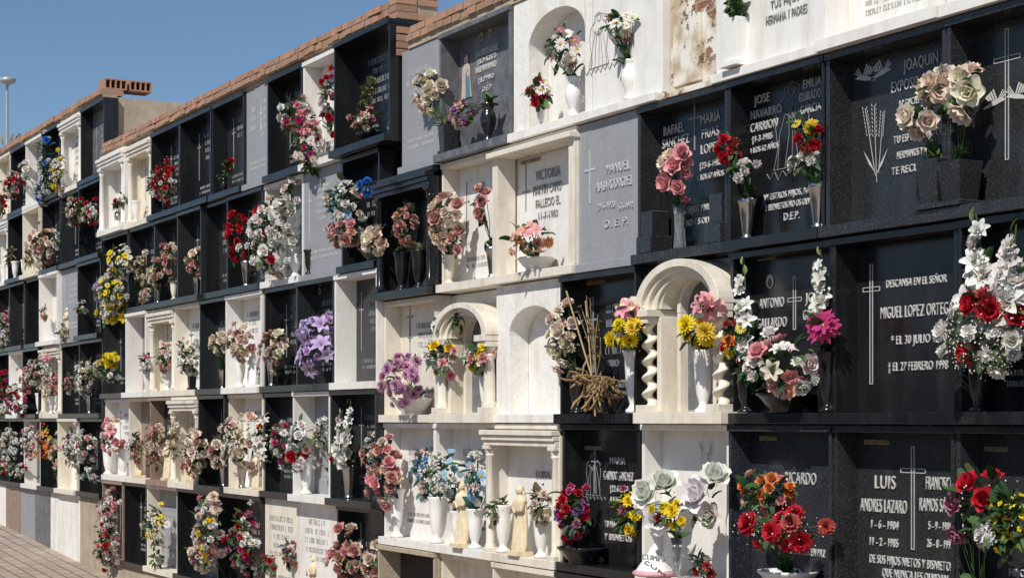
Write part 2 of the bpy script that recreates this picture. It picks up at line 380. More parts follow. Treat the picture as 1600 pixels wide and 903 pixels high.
def column(mb,x,y,z0,z1,r,m,twist=False):
    h=z1-z0; mb.box(x-r*1.5,x+r*1.5,y-r*1.5,y+r*1.5,z0,z0+r,m); mb.box(x-r*1.5,x+r*1.5,y-r*1.5,y+r*1.5,z1-r*.9,z1,m)
    if twist:
        v=[];f=[];n=90;sg=14
        for i in range(n+1):
            u=i/n; t=u*2*math.pi*5; ox,oy=.42*r*math.cos(t),.42*r*math.sin(t)
            for k in range(sg): a=2*math.pi*k/sg; v.append((x+ox+.78*r*math.cos(a),y+oy+.78*r*math.sin(a),z0+r+u*(h-1.9*r)))
        for i in range(n):
            for k in range(sg): q=(k+1)%sg; f.append((i*sg+k,i*sg+q,(i+1)*sg+q,(i+1)*sg+k))
        mb.add(v,f,m,smooth=True)
    else:
        mb.lathe([(r*1.3,r),(r*1.3,r*1.5),(r,r*2),(r*.95,h*.5),(r*.8,h-r*3),(r*1.2,h-r*2.3),(r,h-r*2),(r*1.4,h-r*.9)],(x,y,z0),m,18,flute=.05,nf=9)
def niche(px0,px1,vt,style,fm,pm=None,proj=None,marks=True,em=None,rec=.115):
    x0=XW(px0)+.004; x1=XW(px1)-.004; z0=ZV(vt+1); z1=ZV(vt); pm=pm or fm
    if proj is None: proj=rng.uniform(0,.06)
    mb=MB(); dark=pm in('black_granite','grey_granite','blue_granite','dark_marble','brown_marble')
    em=em or('engrave_dim' if dark else ('engrave_faint' if pm=='grey_marble' else 'engrave_grey'))
    jt=rng.uniform(.02,.028); yb=.139; zt=z1
    py=rec
    if style=='flush':
        py=0.0; mb.box(x0,x1,0,yb,z0+.035,z1-.02,pm); mb.box(x0+.003,x1-.003,-.03-proj*.3,yb,z0-.012,z0+.035,fm); a0,a1=x0,x1
        zt=z1-.02
    elif style in('box','columns','pilaster'):
        mb.box(x0,x0+jt,-proj,yb,z0+.04,z1-.05,fm); mb.box(x1-jt,x1,-proj,yb,z0+.04,z1-.05,fm)
        mb.box(x0-.003,x1+.003,-proj-.01,yb,z1-.05,z1-.018,fm)
        mb.box(x0-.002,x1+.002,-proj-.045,yb,z0-.012,z0+.04,fm)
        mb.box(x0+jt,x1-jt,rec,yb+.0,z0+.04,z1-.05,pm); a0,a1=x0+jt,x1-jt; zt=z1-.05
        if style=='columns':
            for k,(e,q) in enumerate(((.03,.03),(.045,.05),(.06,.066))): mb.box(x0+.006-k*.003,x1-.006+k*.003,-proj-e,yb-.02,z1-.055-.032*(3-k),z1-.055-.032*(2-k)-.001,fm)
            for cx in(x0+.045,x1-.045): column(mb,cx,-proj+.0,z0+.04,z1-.152,.026,fm)
        if style=='pilaster':
            for cx in(x0,x1-.07): mb.box(cx+.002,cx+.068,-proj-.02,.1,z0+.041,z1-.056,fm)
            mb.box(x0-.01,x1+.01,-proj-.06,.1,z1-.085,z1-.052,fm)
    elif style=='arch':
        w=x1-x0; a0,a1=x0+w*.2,x1-w*.08; arch_slab(mb,x0,x1,z0+.04,z1-.02,a0,a1,z0+.52,0,.139,fm,.55)
        mb.box(x0-.002,x1+.002,-.045,yb+.1,z0-.012,z0+.04,fm); py=.30
    elif style=='ruin':
        mb.box(x0,x1,.05,yb,z0+.02,z1,'ruined_wall'); mb.box(x0+.05,x0+.3,.03,.06,z0+.05,z0+.45,'ruined_wall'); mb.box(x0,x1,-.02,yb,z0-.012,z0+.02,'ruined_wall'); marks=False; a0,a1=x0,x1
    if style=='arch': marks=False
    if marks: plaque_marks(mb,a0+.01,a1-.01,z0+.05,zt,py,em)
    o=mb.obj('burial_niche',.0035); NICHES.append((x0,x1,z0,z1,o)); return o
BG,GG,GM,DM,WM,CM,WS='black_granite','grey_granite','grey_marble','dark_marble','white_marble','cream_marble','white_stucco'
def row(vt,items):
    for it in items:
        kw=it[5] if len(it)>5 else {}; niche(it[0],it[1],vt,it[2],it[3],it[4] if len(it)>4 else None,**kw)
nm=dict(marks=False)
row(-2.99,[(628,688,'flush',GM,GM),(690,802,'box',DM,DM,dict(marks=False,proj=.02)),(802,925,'arch',WS),(925,1035,'flush',WM,WM,nm),(1035,1118,'ruin',WS),(1118,1290,'flush',WM,WM,nm),(1290,1480,'box',WM),(1480,1742,'box',WM)])
row(-1.99,[(600,688,'columns',BG,BG,dict(proj=.05,marks=False)),(690,775,'box',CM,WM,dict(proj=0)),(775,905,'pilaster',CM,WM,dict(proj=.01,marks=False)),(905,998,'flush',GM,GM,nm),(998,1140,'box',GG,BG,dict(marks=False,proj=.01)),(1140,1292,'box',BG,BG,dict(marks=False,proj=.014)),(1292,1482,'box',GG,GG,dict(marks=False,proj=.01)),(1482,1742,'box',GG,GG,dict(marks=False,proj=.014))])
row(-.99,[(600,682,'box',CM,CM,dict(proj=0)),(775,880,'arch',WS),(880,1000,'box',BG,BG),(1140,1302,'box',BG,BG,dict(marks=False,proj=.0)),(1302,1500,'box',BG,BG,dict(marks=False,proj=.01)),(1500,1742,'box',BG,BG,dict(proj=.014))])
row(.01,[(600,680,'box',WM,WM,dict(proj=0)),(680,765,'box',WM,WM,dict(proj=.01)),(765,880,'columns',CM,WM,dict(proj=.02,marks=False)),(880,1002,'box',BG,BG,dict(marks=False,proj=.01)),(1002,1140,'box',WM,WM,dict(marks=False,proj=.0)),(1140,1302,'box','blue_granite','blue_granite',dict(marks=False,proj=.01)),(1302,1492,'box',GG,GG,dict(marks=False,proj=.0)),(1492,1742,'box',GG,GG,dict(marks=False,proj=.0))])
row(1.01,[(600,690,'box','beige_stucco','cavity',nm),(690,780,'box',CM,CM),(780,880,'box',CM,WM),(880,1002,'box',BG),(1002,1140,'box',BG),(1140,1302,'box',GG),(1302,1492,'box',BG),(1492,1742,'box',BG)])
row(-3.27,[(537,626,'box',BG,BG,dict(proj=.08)),(478,537,'box',WM,WM),(423,478,'box',BG),(385,423,'flush',GM,GM),(335,385,'box',BG,GG),(285,335,'box',BG,BG),(240,285,'box',BG),(203,240,'columns',CM),(165,203,'columns',WM,WM)])
row(-2.27,[(540,600,'box',BG),(475,540,'flush',GM,GM),(415,475,'box',WM,DM),(358,415,'box',BG),(322,358,'box',BG,GG),(284,322,'box',GG),(245,284,'box',GG),(205,245,'box',BG),(165,205,'box',BG)])
row(-1.27,[(532,600,'box',WM,BG,dict(proj=.05)),(472,532,'box',GG),(415,472,'box',BG),(358,415,'box',WM),(316,358,'box',GG),(275,316,'box',CM,WM),(236,275,'columns',CM),(204,236,'box',WM,'brown_marble'),(165,204,'box',GG)])
row(-.27,[(527,600,'box',GG),(468,527,'box',WM,GM),(414,468,'box',BG,GG),(360,414,'box',CM,WM),(318,360,'box',BG),(275,318,'columns',CM,WM),(238,275,'box','brown_marble',GG),(203,238,'box',CM,'brown_marble'),(165,203,'box',WM,WM)])
row(.73,[(527,600,'box',BG),(468,527,'flush',WM,WM),(414,468,'flush',CM,CM),(345,414,'box',BG),(280,345,'box',BG),(232,280,'box',CM,GM),(197,232,'box',BG),(165,197,'box','brown_marble',BG)])
b3=[165,128,97,68,42,18,-5,-28,-48,-66]
pl=[[('box',BG,DM),('columns',WM,WM),('box',BG,BG),('box',WM,GM),('box',BG,BG),('box',CM,CM)],
    [('box',BG,BG),('box',GG,BG),('box',BG,GG),('box',CM,CM),('box',BG,BG),('columns',WM,WM)],
    [('box',BG,GG),('flush',GM,GM),('box',WM,WM),('box',BG,BG),('box',GG,BG),('box',BG,BG)],
    [('box',GG,BG),('box',BG,BG),('columns',CM,WM),('box',BG,BG),('box',WM,WM),('box',BG,GG)],
    [('box',BG,BG),('box',CM,WM),('box',BG,GG),('box',WM,BG),('box',BG,BG),('box',GG,GG)]]
for r in range(5):
    for i in range(9):
        s_,f_,p_=pl[r][i%6]; niche(b3[i+1],b3[i],-4.03+r,s_,f_,p_)
def aedicule(px0,px1,vt,fm,twist,k,bx0,bx1):
    x0=XW(px0)+.004;x1=XW(px1)-.004;z0=ZV(vt+1);z1=ZV(vt);mb=MB();w=x1-x0;cx=(x0+x1)/2
    mb.box(XW(bx0)+.004,XW(bx1)-.004,.11,.139,z0+.04,z1-.02,WS)
    mb.box(x0-.005,x1+.005,-.09,.139,z0-.014,z0+.046,fm)
    R=w*.485; zs=z1-R*k-(.02 if twist else .10)
    ring(mb,cx,zs,R*.84,R,-.09,.115,fm,k=k); ring(mb,cx,zs,R*.75,R*.85,-.065,.112,fm,k=k); ring(mb,cx,zs,R*.64,R*.755,-.04,.113,fm,k=k); ring(mb,cx,zs,R*.60,R*.645,-.02,.1135,fm,k=k)
    for sgn in(-1,1):
        column(mb,cx+sgn*R*.84,-.03,z0+.046,zs-.04,.038,fm,twist); mb.box(cx+sgn*R*.82-.075,cx+sgn*R*.82+.068,-.1,.112,zs-.04,zs-.001,fm)
        mb.box(cx+sgn*R*.66-.02,cx+sgn*R*.66+.02,-.02,.108,z0+.047,zs-.041,fm)
    ring(mb,cx,zs-.02,R*.42,R*.5,.05,.112,fm,k=1)
    for sgn in(-1,1): mb.box(cx+sgn*R*.46-.015,cx+sgn*R*.46+.015,.052,.111,z0+.047,zs-.021,fm)
    n=16; pts=[(cx+R*.42*math.cos(math.pi*i/n),zs-.02+R*.42*math.sin(math.pi*i/n)) for i in range(n+1)]+[(cx-R*.42,z0+.06),(cx+R*.42,z0+.06)]
    mb.poly(pts,.104,'dark_marble')
    mb.box(cx-.006,cx+.006,.085,.098,z0+.2,zs+.08,'gold_paint'); mb.box(cx-.045,cx+.045,.086,.097,zs-.01,zs+.002,'gold_paint')
    o=mb.obj('burial_niche',.003); NICHES.append((XW(bx0),XW(bx1),z0,z1,o))
aedicule(1011,1149,-.99,CM,True,.62,1000,1140); aedicule(690,781,-.99,CM,False,.55,682,775)
# ------------------------------------------------------------------ block bodies, copings
def body(pxa,pxb,vt,zb,side):
    xa,xb=XW(pxa),XW(pxb); mb=MB(); mb.box(xa,xb,.14,2.5,zb,ZV(vt)-.002,side)
    return mb,xa,xb
def bricks(mb,xa,xb,y0,y1,z0,courses,bh=.043,bl=.118,gap=.009,skip=0):
    for c in range(courses):
        z=z0+c*(bh+gap); x=xa+(bl/2 if c%2 else 0)-.001*c
        while x<xb-.02:
            if rng.random()>=skip:
                k=rng.uniform(.72,1.2); j=rng.normal()*.005
                mb.box(x,min(x+bl-gap,xb),y0+j,y1+j,z+rng.normal()*.0015,z+bh+rng.normal()*.0015,'brick',(.40*k,.20*k,.12*k))
            x+=bl
        mb.box(xa+.01,xb-.01,y0+.012,y1-.01,z-gap+.001,z+gap*.2,'beige_stucco')
mb,xa,xb=body(600,1742,-2.99,-.2,WS); ZT=ZV(-2.99); mb.box(XW(640),xb,-.01,.139,ZT-.017,ZT+.02,'beige_stucco'); bricks(mb,XW(640),xb,-.03,.22,ZT+.028,2); mb.obj('niche_wall_block')
mb,xa,xb=body(165,612,-3.27,-.2,WS); ZT=ZV(-3.27); x2=XW(626)
mb.box(xa,x2,.0,.139,ZT-.016,ZT+.015,'beige_stucco'); bricks(mb,xa,x2-.12,-.045,.21,ZT+.024,2)
for c in range(9):
    z=ZV(-2.95)+c*.052
    for k in range(2):
        q=rng.uniform(.75,1.2); j=rng.normal()*.016
        mb.box(x2-.13+j,x2+.0+j*.6,-.03+.165*k,.125+.165*k,z,z+.044,'brick',(.40*q,.20*q,.12*q))
mb.box(x2-.125,x2-.014,-.02,.28,ZV(-2.95),ZV(-2.95)+9*.052-.01,'beige_stucco')
mb.obj('niche_wall_block')
mb,xa,xb=body(-66,163,-4.03,-.2,"beige_stucco"); ZT=ZV(-4.03)
mb.box(xa,xb,-.01,.139,ZT-.017,ZT+.015,'beige_stucco'); bricks(mb,xa,xb,-.04,.21,ZT+.024,1,bh=.06)
for i in range(2):
    x=xb-.05; y=.02+i*.27
    for (a0,a1,c0,c1) in((0,.24,0,.014),(0,.24,.098,.112)): mb.box(x-.24,x,y+a0,y+a1,ZT+.09+c0,ZT+.09+c1,'brick',(.42,.18,.10))
    for k in range(5): mb.box(x-.24,x,y+k*.0565,y+k*.0565+.014,ZT+.1041,ZT+.1879,'brick',(.42,.18,.10))
    mb.box(x-.24,x-.2,y+.01,y+.23,ZT+.105,ZT+.187,'cavity')
mb.obj('niche_wall_block')
mb=MB(); zt=ZV(.97)-.02
xs=[163,128,82,58,35,12,-8,-28,-48,-66]
for i in range(9): mb.box(XW(xs[i+1])+.004,XW(xs[i])-.004,-.02-.003*(i%3),.139,-.2,zt,['beige_stucco',WS,DM,GM,'brown_marble',WS,DM,GM,WS][i])
mb.obj('base_panels',.004)
mb=MB(); mb.box(XW(164),XW(600),-.03,.139,-.2,ZV(1.73)-.02,'beige_stucco'); mb.box(XW(600)+.01,XW(1742),-.03,.139,-.2,ZV(2.01)-.02,'beige_stucco'); mb.obj('base_plinth',.004)
def gz(A):
    pts=[(-400,0),(14.,0.),(19.14,.235),(23.83,.507),(34,.9),(60,1.1),(600,1.1)]
    return float(np.interp(A,[p[0] for p in pts],[p[1] for p in pts]))
As=sorted(set([-400,-100,-20,0,8,14]+list(np.arange(14,36,1.5))+[40,60,120,400])); v=[];f=[]
for a in As: v+=[(-a,-400,gz(a)),(-a,400,gz(a))]
for i in range(len(As)-1): f.append((2*i,2*i+1,2*i+3,2*i+2))
mb=MB(); mb.add(v,f,'paving'); g=mb.obj('ground')
mb=MB(); mb.box(-34,3,-12.5,-10.2,-.2,3.2,WS)
for i in range(43):
    for r in range(3): mb.box(-33.9+i*.85,-33.9+i*.85+.8,-10.25,-10.1,.35+r*.9,.35+r*.9+.84,[BG,GG,GG,DM,BG][(i*3+r*2)%5])
mb.obj('opposite_niche_wall')
(px_,_,zz),sc=ray(11,128,5.); mb=MB()
mb.lathe([(4*sc,0),(3*sc,1.2),(2.2*sc,zz-.3),(2*sc,zz-.02)],(px_,5.,0.0),'lamp_metal',12)
mb.lathe([(2*sc,-8*sc),(4*sc,-5*sc),(10*sc,-3*sc),(13*sc,0),(12*sc,4*sc),(6*sc,6*sc),(0.001,6.5*sc)],(px_+.09,5.,zz),'lamp_metal',20)
mb.obj('street_lamp')
mb=MB()
for i in range(120):
    c,_=ray(58+rng.normal()*14,218,.5); leaf(mb,np.array(c)+np.array([0,rng.normal()*.1,-.08]),(rng.normal()*.35,rng.normal()*.3,1),rng.uniform(.05,.17),(.26,.22,.12),'L')
mb.obj('dry_weeds')
# ------------------------------------------------------------------ lettering
TX=[]
def T(x0,x1,y,h,s,mat='engrave_light',yp=.115):
    xm=(x0+x1)/2; (_,_,z),sc=ray(xm,y,yp); Xa=XW(x0,yp);Xb=XW(x1,yp)
    cu=bpy.data.curves.new('inscription','FONT'); cu.body=s; cu.align_x='CENTER'; cu.align_y='CENTER'; cu.size=1; cu.extrude=.003; cu.resolution_u=3; cu.offset=-.008 if h>=14 else 0; cu.space_character=1.08
    cu.materials.append(MATS[mat]); o=bpy.data.objects.new('inscription',cu); bpy.context.scene.collection.objects.link(o)
    o.location=((Xa+Xb)/2,yp-.0035,z); o.rotation_euler=(math.pi/2,0,0); TX.append((o,Xb-Xa,h*sc))
    for a,b,c,d,n in NICHES:
        if a<=o.location.x<=b and c<=z<=d: o.parent=n; break
for a in [(1414,1468,97,18,'JOAQUIN'),(1394,1482,128,18,'EXPOSITO VEGA'),(1406,1456,158,11,'14 DICIEMBRE'),(1412,1450,178,11,'A LOS 41'),(1398,1468,213,12,'TU ESPOSA, HIJOS,'),(1403,1468,238,12,'HERMANOS Y NIETOS'),(1395,1472,262,12,'TE RECUERDAN'),
 (1180,1204,155,14,'JOSE'),(1174,1222,176,14,'NAVARRO'),(1174,1216,197,14,'CARRION'),(1176,1208,216,10,'†1-3-1985'),(1172,1218,232,9,'A LOS 62 AÑOS'),
 (1256,1284,130,14,'EMILIA'),(1250,1284,150,14,'GUIRADO'),(1252,1284,170,14,'GARCIA'),
 (1195,1284,302,10,'VUESTROS HIJOS, NIETOS'),(1197,1282,319,10,'Y BIZNIETOS NO OS OLVIDAN'),(1226,1250,338,12,'D.E.P.'),
 (1038,1070,203,15,'RAFAEL'),(1036,1078,222,15,'SANCHEZ'),(1096,1126,185,15,'MARIA'),(1098,1124,208,15,'FRIAS'),(1096,1126,232,15,'LOPEZ'),(1094,1128,257,10,'†23-6-1986'),(1090,1132,275,9,'A LOS 67 AÑOS'),(1078,1122,325,10,'HIJOS Y NIETOS'),(1074,1128,345,10,'NO OS OLVIDAN'),
 (1188,1226,474,16,'ANTONIO'),(1184,1230,505,16,'GALLARDO'),(1190,1222,532,14,'LOPEZ'),(1260,1288,465,16,'JOSE'),(1256,1292,492,16,'GIMENEZ'),
 (1386,1480,440,12,'DESCANSA EN EL SEÑOR'),(1377,1490,486,19,'MIGUEL LOPEZ ORTEGA'),(1394,1480,530,14,'* EL 30 JULIO 1910'),(1389,1482,572,14,'† EL 27 FEBRERO 1998'),
 (1368,1400,754,21,'LUIS'),(1346,1418,791,21,'ANDRES LAZARO'),(1362,1404,820,13,'1 - 6 - 1904'),(1360,1404,847,13,'11 - 2 - 1985'),
 (1448,1490,756,21,'FRANCISCA'),(1438,1492,790,21,'RAMOS SANZ'),(1452,1488,822,13,'5 - 9 - 1906'),(1450,1490,850,13,'26 - 8 - 1993'),
 (1360,1490,879,14,'DE SUS HIJOS NIETOS Y BISNIETOS'),(1380,1482,900,14,'QUE NUNCA LES OLVIDAN'),
 (1228,1276,748,19,'RICARDO'),(1235,1290,862,12,'DESCANSA EN PAZ'),
 (954,978,720,11,'MARIA'),(944,990,744,14,'GALINDO SANCHEZ'),(954,982,764,10,'†22-6-2004'),(954,990,782,10,'A LOS 80 AÑOS'),(946,986,820,10,'TU HIJA, NIETOS'),(946,988,840,10,'Y BISNIETOS'),
 (1578,1610,895,12,'HIJOS'),
 ]: T(*a)
for a in [(1345,1380,376,7,'PERPETUIDAD'),(1352,1390,691,8,'PERPETUIDAD'),(1188,1214,685,7,'PERPETUIDAD'),(1185,1212,404,6,'PERPETUIDAD'),(1540,1576,702,8,'PERPETUIDAD'),(915,942,700,6,'PERPETUIDAD'),(918,946,442,6,'PERPETUIDAD')]: T(*a,mat='gold_paint')
for a in [(744,780,80,10,'JUAN PEDRO SANCHEZ'),(746,776,93,8,'† EL 29 AGOSTO'),(744,776,106,10,'ISABEL MARIA NAVARRO'),(748,772,123,8,'† EL 27 MAYO'),(755,770,138,8,'D.E.P.')]: T(*a)
for a in [(838,876,272,16,'VICTORIA'),(834,878,295,15,'MARTIN CANO'),(838,876,316,13,'FALLECIO EL'),(842,872,336,11,'11-7-1983')]: T(*a,mat='engrave_grey')
T(815,845,252,6,'PERPETUIDAD','gold_paint')
for a in [(948,984,262,15,'MANUEL'),(932,988,288,15,'PLAZA RODRIGUEZ'),(934,962,322,10,'27-5-1920'),(968,990,322,10,'5-5-1992'),(946,982,348,12,'D. E. P.')]: T(*a,mat='engrave_faint',yp=0.0)
for a in [(1198,1262,24,14,'HERMANA Y PADRES'),(1205,1250,2,12,'TUS HIJOS')]: T(*a,mat='engrave_grey',yp=0.0)
for a in [(1108,1134,734,9,'JOAQUINA'),(1106,1136,748,9,'MARTINEZ LOPEZ')]: T(*a,mat='engrave_grey')
T(838,860,742,12,'LUISA','engrave_grey')
bpy.context.view_layer.update()
for o,w,h in TX:
    d=o.dimensions
    if d.x>0: o.scale=(w/d.x,h/.70,1)
# ------------------------------------------------------------------ engraved ornaments
LT='engrave_light'
def parent_at(o,x,z):
    for a,b,c,d,n in NICHES:
        if a<=x<=b and c<=z<=d: o.parent=n; break
def cross(px,pyt,pyb,arm,pya,m=LT,yp=.115,t=.007,outline=False):
    (x,_,zt),sc=ray(px,pyt,yp); zb=ray(px,pyb,yp)[0][2]; za=ray(px,pya,yp)[0][2]; a=arm*sc/.7; mb=MB()
    if outline:
        for e in(-1,1): mb.box(x+e*t-.0015,x+e*t+.0015,yp-.004,yp-.0005,zb,zt,m); mb.box(x-a,x+a,yp-.0036,yp-.0005,za+e*t-.0015,za+e*t+.0015,m)
        mb.box(x-t,x+t,yp-.003,yp-.0005,zt-.003,zt,m); mb.box(x-t,x+t,yp-.003,yp-.0005,zb,zb+.003,m)
        for e in(-1,1): mb.box(x+e*a-.0015,x+e*a+.0015,yp-.0033,yp-.0005,za-t,za+t,m)
    else: mb.box(x-t,x+t,yp-.004,yp-.0005,zb,zt,m); mb.box(x-a,x+a,yp-.0036,yp-.0005,za-t,za+t,m)
    o=mb.obj('engraved_cross'); parent_at(o,x,(zt+zb)/2)
cross(1362,413,600,14,452,outline=True,t=.009); cross(1427,697,858,20,735,outline=True,t=.009); cross(1574,45,250,20,92,outline=True,t=.009); cross(1242,432,515,12,468,outline=True,t=.009)
cross(1086,155,235,12,185,m='engrave_dim',t=.005); cross(922,235,318,12,266,yp=0.0,m='engrave_faint',t=.006); cross(641,478,535,8,495,m='engrave_grey'); cross(930,702,770,8,720,m='engrave_dim',t=.005)
cross(408,165,205,5,178,m=LT,yp=0,t=.006); cross(822,255,330,9,300,m='engrave_grey',t=.005)
def shape(px,py,s,pts,m=LT,yp=.115,mb=None):
    c,sc=ray(px,py,yp); k=s*sc
    mb.poly([(c[0]+a*k/.7,c[2]+b_*k) for a,b_ in pts],yp,m)
DOVE_B=[(-1,.1),(-.7,.25),(-.3,.2),(.2,.15),(.6,-.1),(1.1,-.35),(1.0,-.5),(.4,-.35),(-.1,-.25),(-.5,-.1),(-.8,.0)]
def dove(mb,px,py,s,m,yp,fl=1):
    shape(px,py,s,[(a*fl,b_) for a,b_ in DOVE_B],m,yp,mb)
    for k in range(4):
        q=.22*k; shape(px,py,s,[(fl*(-.2+q),.18),(fl*(.15+q*.9),1.25-.15*k),(fl*(.27+q*1.0),1.15-.2*k),(fl*(-.06+q),.18)],m,yp-.0002*k,mb)
    for k in range(3): shape(px,py,s,[(fl*(-.3-.14*k),.2),(fl*(-.75-.14*k),1.0-.2*k),(fl*(-.66-.12*k),1.05-.2*k),(fl*(-.2-.12*k),.2)],m,yp-.0002*k,mb)
mb=MB()
for (x,y,s,fl) in((1352,122,17,1),(1378,114,17,-1)): dove(mb,x,y,s,'engrave_faint',.115,fl)
for (x0,x1,y0,y1) in((1352,1368,170,275),(1366,1370,165,285),(1380,1373,175,270)):
    a=ray(x0,y0,.112)[0]; b_=ray(x1,y1,.112)[0]; mb.tube([a,b_],.0018,'engrave_faint',sides=4)
    for k in range(8):
        for sg in(-1,1):
            u=k/18; X=x0+(x1-x0)*u; Y=y0+(y1-y0)*u
            shape(X+sg*2.2,Y,4,[(0,-.8),(sg*.4,.0),(sg*.5,.9),(sg*.1,.2)],'engrave_faint',.113,mb)
for sg in(-1,1): shape(1369+sg*9,250,14,[(-sg*.6,-1.5),(-sg*.1,-.3),(sg*.8,1.2),(sg*.1,-.5)],'engrave_faint',.114,mb)
o=mb.obj('engraved_doves_and_wheat'); parent_at(o,XW(1365,.11),ray(1365,200,.11)[0][2])
mb=MB()
for (x,y,s,fl) in((1556,160,17,-1),(1590,150,17,1)): dove(mb,x,y,s,'engrave_light',.115,fl)
o=mb.obj('engraved_doves'); parent_at(o,XW(1570,.11),ray(1570,200,.11)[0][2])
def virgin(px,py,s,m,yp,name='engraved_virgin'):
    mb=MB(); c,sc=ray(px,py,yp); k=s*sc
    def st(pts,r=.0020): mb.tube([(c[0]+a*k/.7,yp-.002,c[2]+b_*k) for a,b_ in pts],r,m,sides=4)
    st([(-.18,.72),(-.2,.9),(0,1.02),(.2,.9),(.18,.72),(.4,.5),(.46,.1),(.38,-.5),(.5,-1),(-.5,-1),(-.38,-.5),(-.46,.1),(-.4,.5),(-.18,.72)])
    st([(-.1,.88),(.0,.95),(.1,.88),(.08,.74),(0,.68),(-.08,.74),(-.1,.88)])
    for q in(-.28,-.14,0,.14,.28): st([(q*.6,.35),(q*1.1+rng.normal()*.03,-.2),(q*1.4,-1)],.0016)
    st([(-.3,.4),(0,.15),(.3,.4)]); st([(-.05,.15),(0,.42),(.05,.15)])
    for i in range(7): st([(-.7+.23*i,-1.05),(-.6+.23*i,-1.2-.05*(i%2)),(-.5+.23*i,-1.05)],.0025)
    o=mb.obj(name); parent_at(o,c[0],c[2])
virgin(1238,195,66,'engrave_dim',.113); virgin(936,62,42,'engrave_grey',-.001); virgin(928,740,33,'engrave_dim',.113)
def painted(px,py,s,yp=.113):
    mb=MB()
    shape(px,py,s,[(-.35,-1),(.4,-1),(.3,-.2),(.28,.4),(.12,.62),(-.12,.62),(-.28,.4),(-.3,-.2)],'ceramic_portrait',yp,mb)
    shape(px,py,s,[(-.14,.6),(.14,.6),(.15,.85),(0,1),(-.15,.85)],'pink_plush',yp-.001,mb)
    shape(px,py,s,[(-.05,-1),(.3,-1),(.22,-.1),(.1,.35),(-.05,.1)],'butterfly_blue',yp-.001,mb)
    shape(px+s*.1,py-s*.15,s*.3,[(-.4,-.4),(.4,-.3),(.3,.3),(-.3,.4)],'pink_plush',yp-.002,mb)
    o=mb.obj('painted_virgin'); c=ray(px,py,yp)[0]; parent_at(o,c[0],c[2])
painted(729,120,34)
def portrait(px,py,s,yp=.115):
    mb=MB(); c,sc=ray(px,py,yp); k=s*sc
    for rr,mm,dy in((1.0,'ceramic_portrait',0),(.55,'dark_photo',.0012)):
        pts=[(c[0]+rr*k*math.cos(t)/.8,c[2]+(rr*1.35*k*math.sin(t)) -(0.3*k if rr<1 else 0)) for t in np.linspace(0,2*math.pi,20)[:-1]]; mb.poly(pts,yp-dy,mm,.004)
    pts=[(c[0]+.3*k*math.cos(t)/.8,c[2]+.35*k+.36*k*math.sin(t)) for t in np.linspace(0,2*math.pi,14)[:-1]]; mb.poly(pts,yp-.002,'dark_photo',.004)
    o=mb.obj('portrait_medallion'); parent_at(o,c[0],c[2])
portrait(1432,58,8); portrait(1204,440,8); portrait(753,58,5); portrait(766,52,5); portrait(925,480,5); portrait(500,455,4); portrait(1275,416,7)
# ------------------------------------------------------------------ statues
def statue(px,pbase,hpx,wings=False,mt='cast_stone',y=.0):
    (x,_,_),sc=ray(px,pbase,y); z=shelfz(px,pbase); h=hpx*sc; mb=MB()
    mb.box(x-h*.16,x+h*.16,y-h*.13,y+h*.13,z,z+h*.06,mt)
    pr=[(.145,.06),(.15,.1),(.125,.25),(.11,.4),(.095,.52),(.1,.6),(.115,.68),(.125,.74),(.10,.79),(.045,.82),(.035,.85)]
    mb.lathe([(r*h,zz*h) for r,zz in pr],(x,y,z),mt,32,flute=.09,nf=7,sy=.75)
    mb.sphere((x,y-h*.01,z+h*.9),(h*.048,h*.052,h*.062),mt); mb.sphere((x,y+h*.012,z+h*.91),(h*.06,h*.055,h*.072),mt)
    for sg in(-1,1):
        mb.tube([(x+sg*h*.11,y,z+h*.76),(x+sg*h*.13,y-h*.03,z+h*.62),(x+sg*h*.06,y-h*.11,z+h*.6),(x+sg*h*.012,y-h*.13,z+h*.69)],[h*.04,h*.038,h*.028,h*.016],mt,sides=8)
        mb.tube([(x+sg*h*.07,y+h*.03,z+h*.9),(x+sg*h*.12,y+h*.02,z+h*.7),(x+sg*h*.14,y+h*.02,z+h*.4),(x+sg*h*.13,y+h*.02,z+h*.12)],[h*.02,h*.03,h*.035,h*.03],mt,sides=6)
        if wings:
            for q in range(5):
                mb.tube([(x+sg*h*.06,y+h*.07,z+h*(.76-.03*q)),(x+sg*h*(.17+.01*q),y+h*.11,z+h*(.88-.07*q)),(x+sg*h*(.24-.02*q),y+h*.1,z+h*(.62-.08*q))],[h*.02,h*.035,h*.008],mt,sides=6)
    mb.obj('angel_statue' if wings else 'virgin_statue')
statue(722,855,105,mt='cast_stone',y=-.03); statue(812,860,112,y=-.03); statue(296,755,75,True); statue(262,755,65); statue(490,905,80); statue(395,600,60,mt='porcelain'); statue(217,755,62); statue(105,525,50); statue(400,760,60,mt='cast_stone')
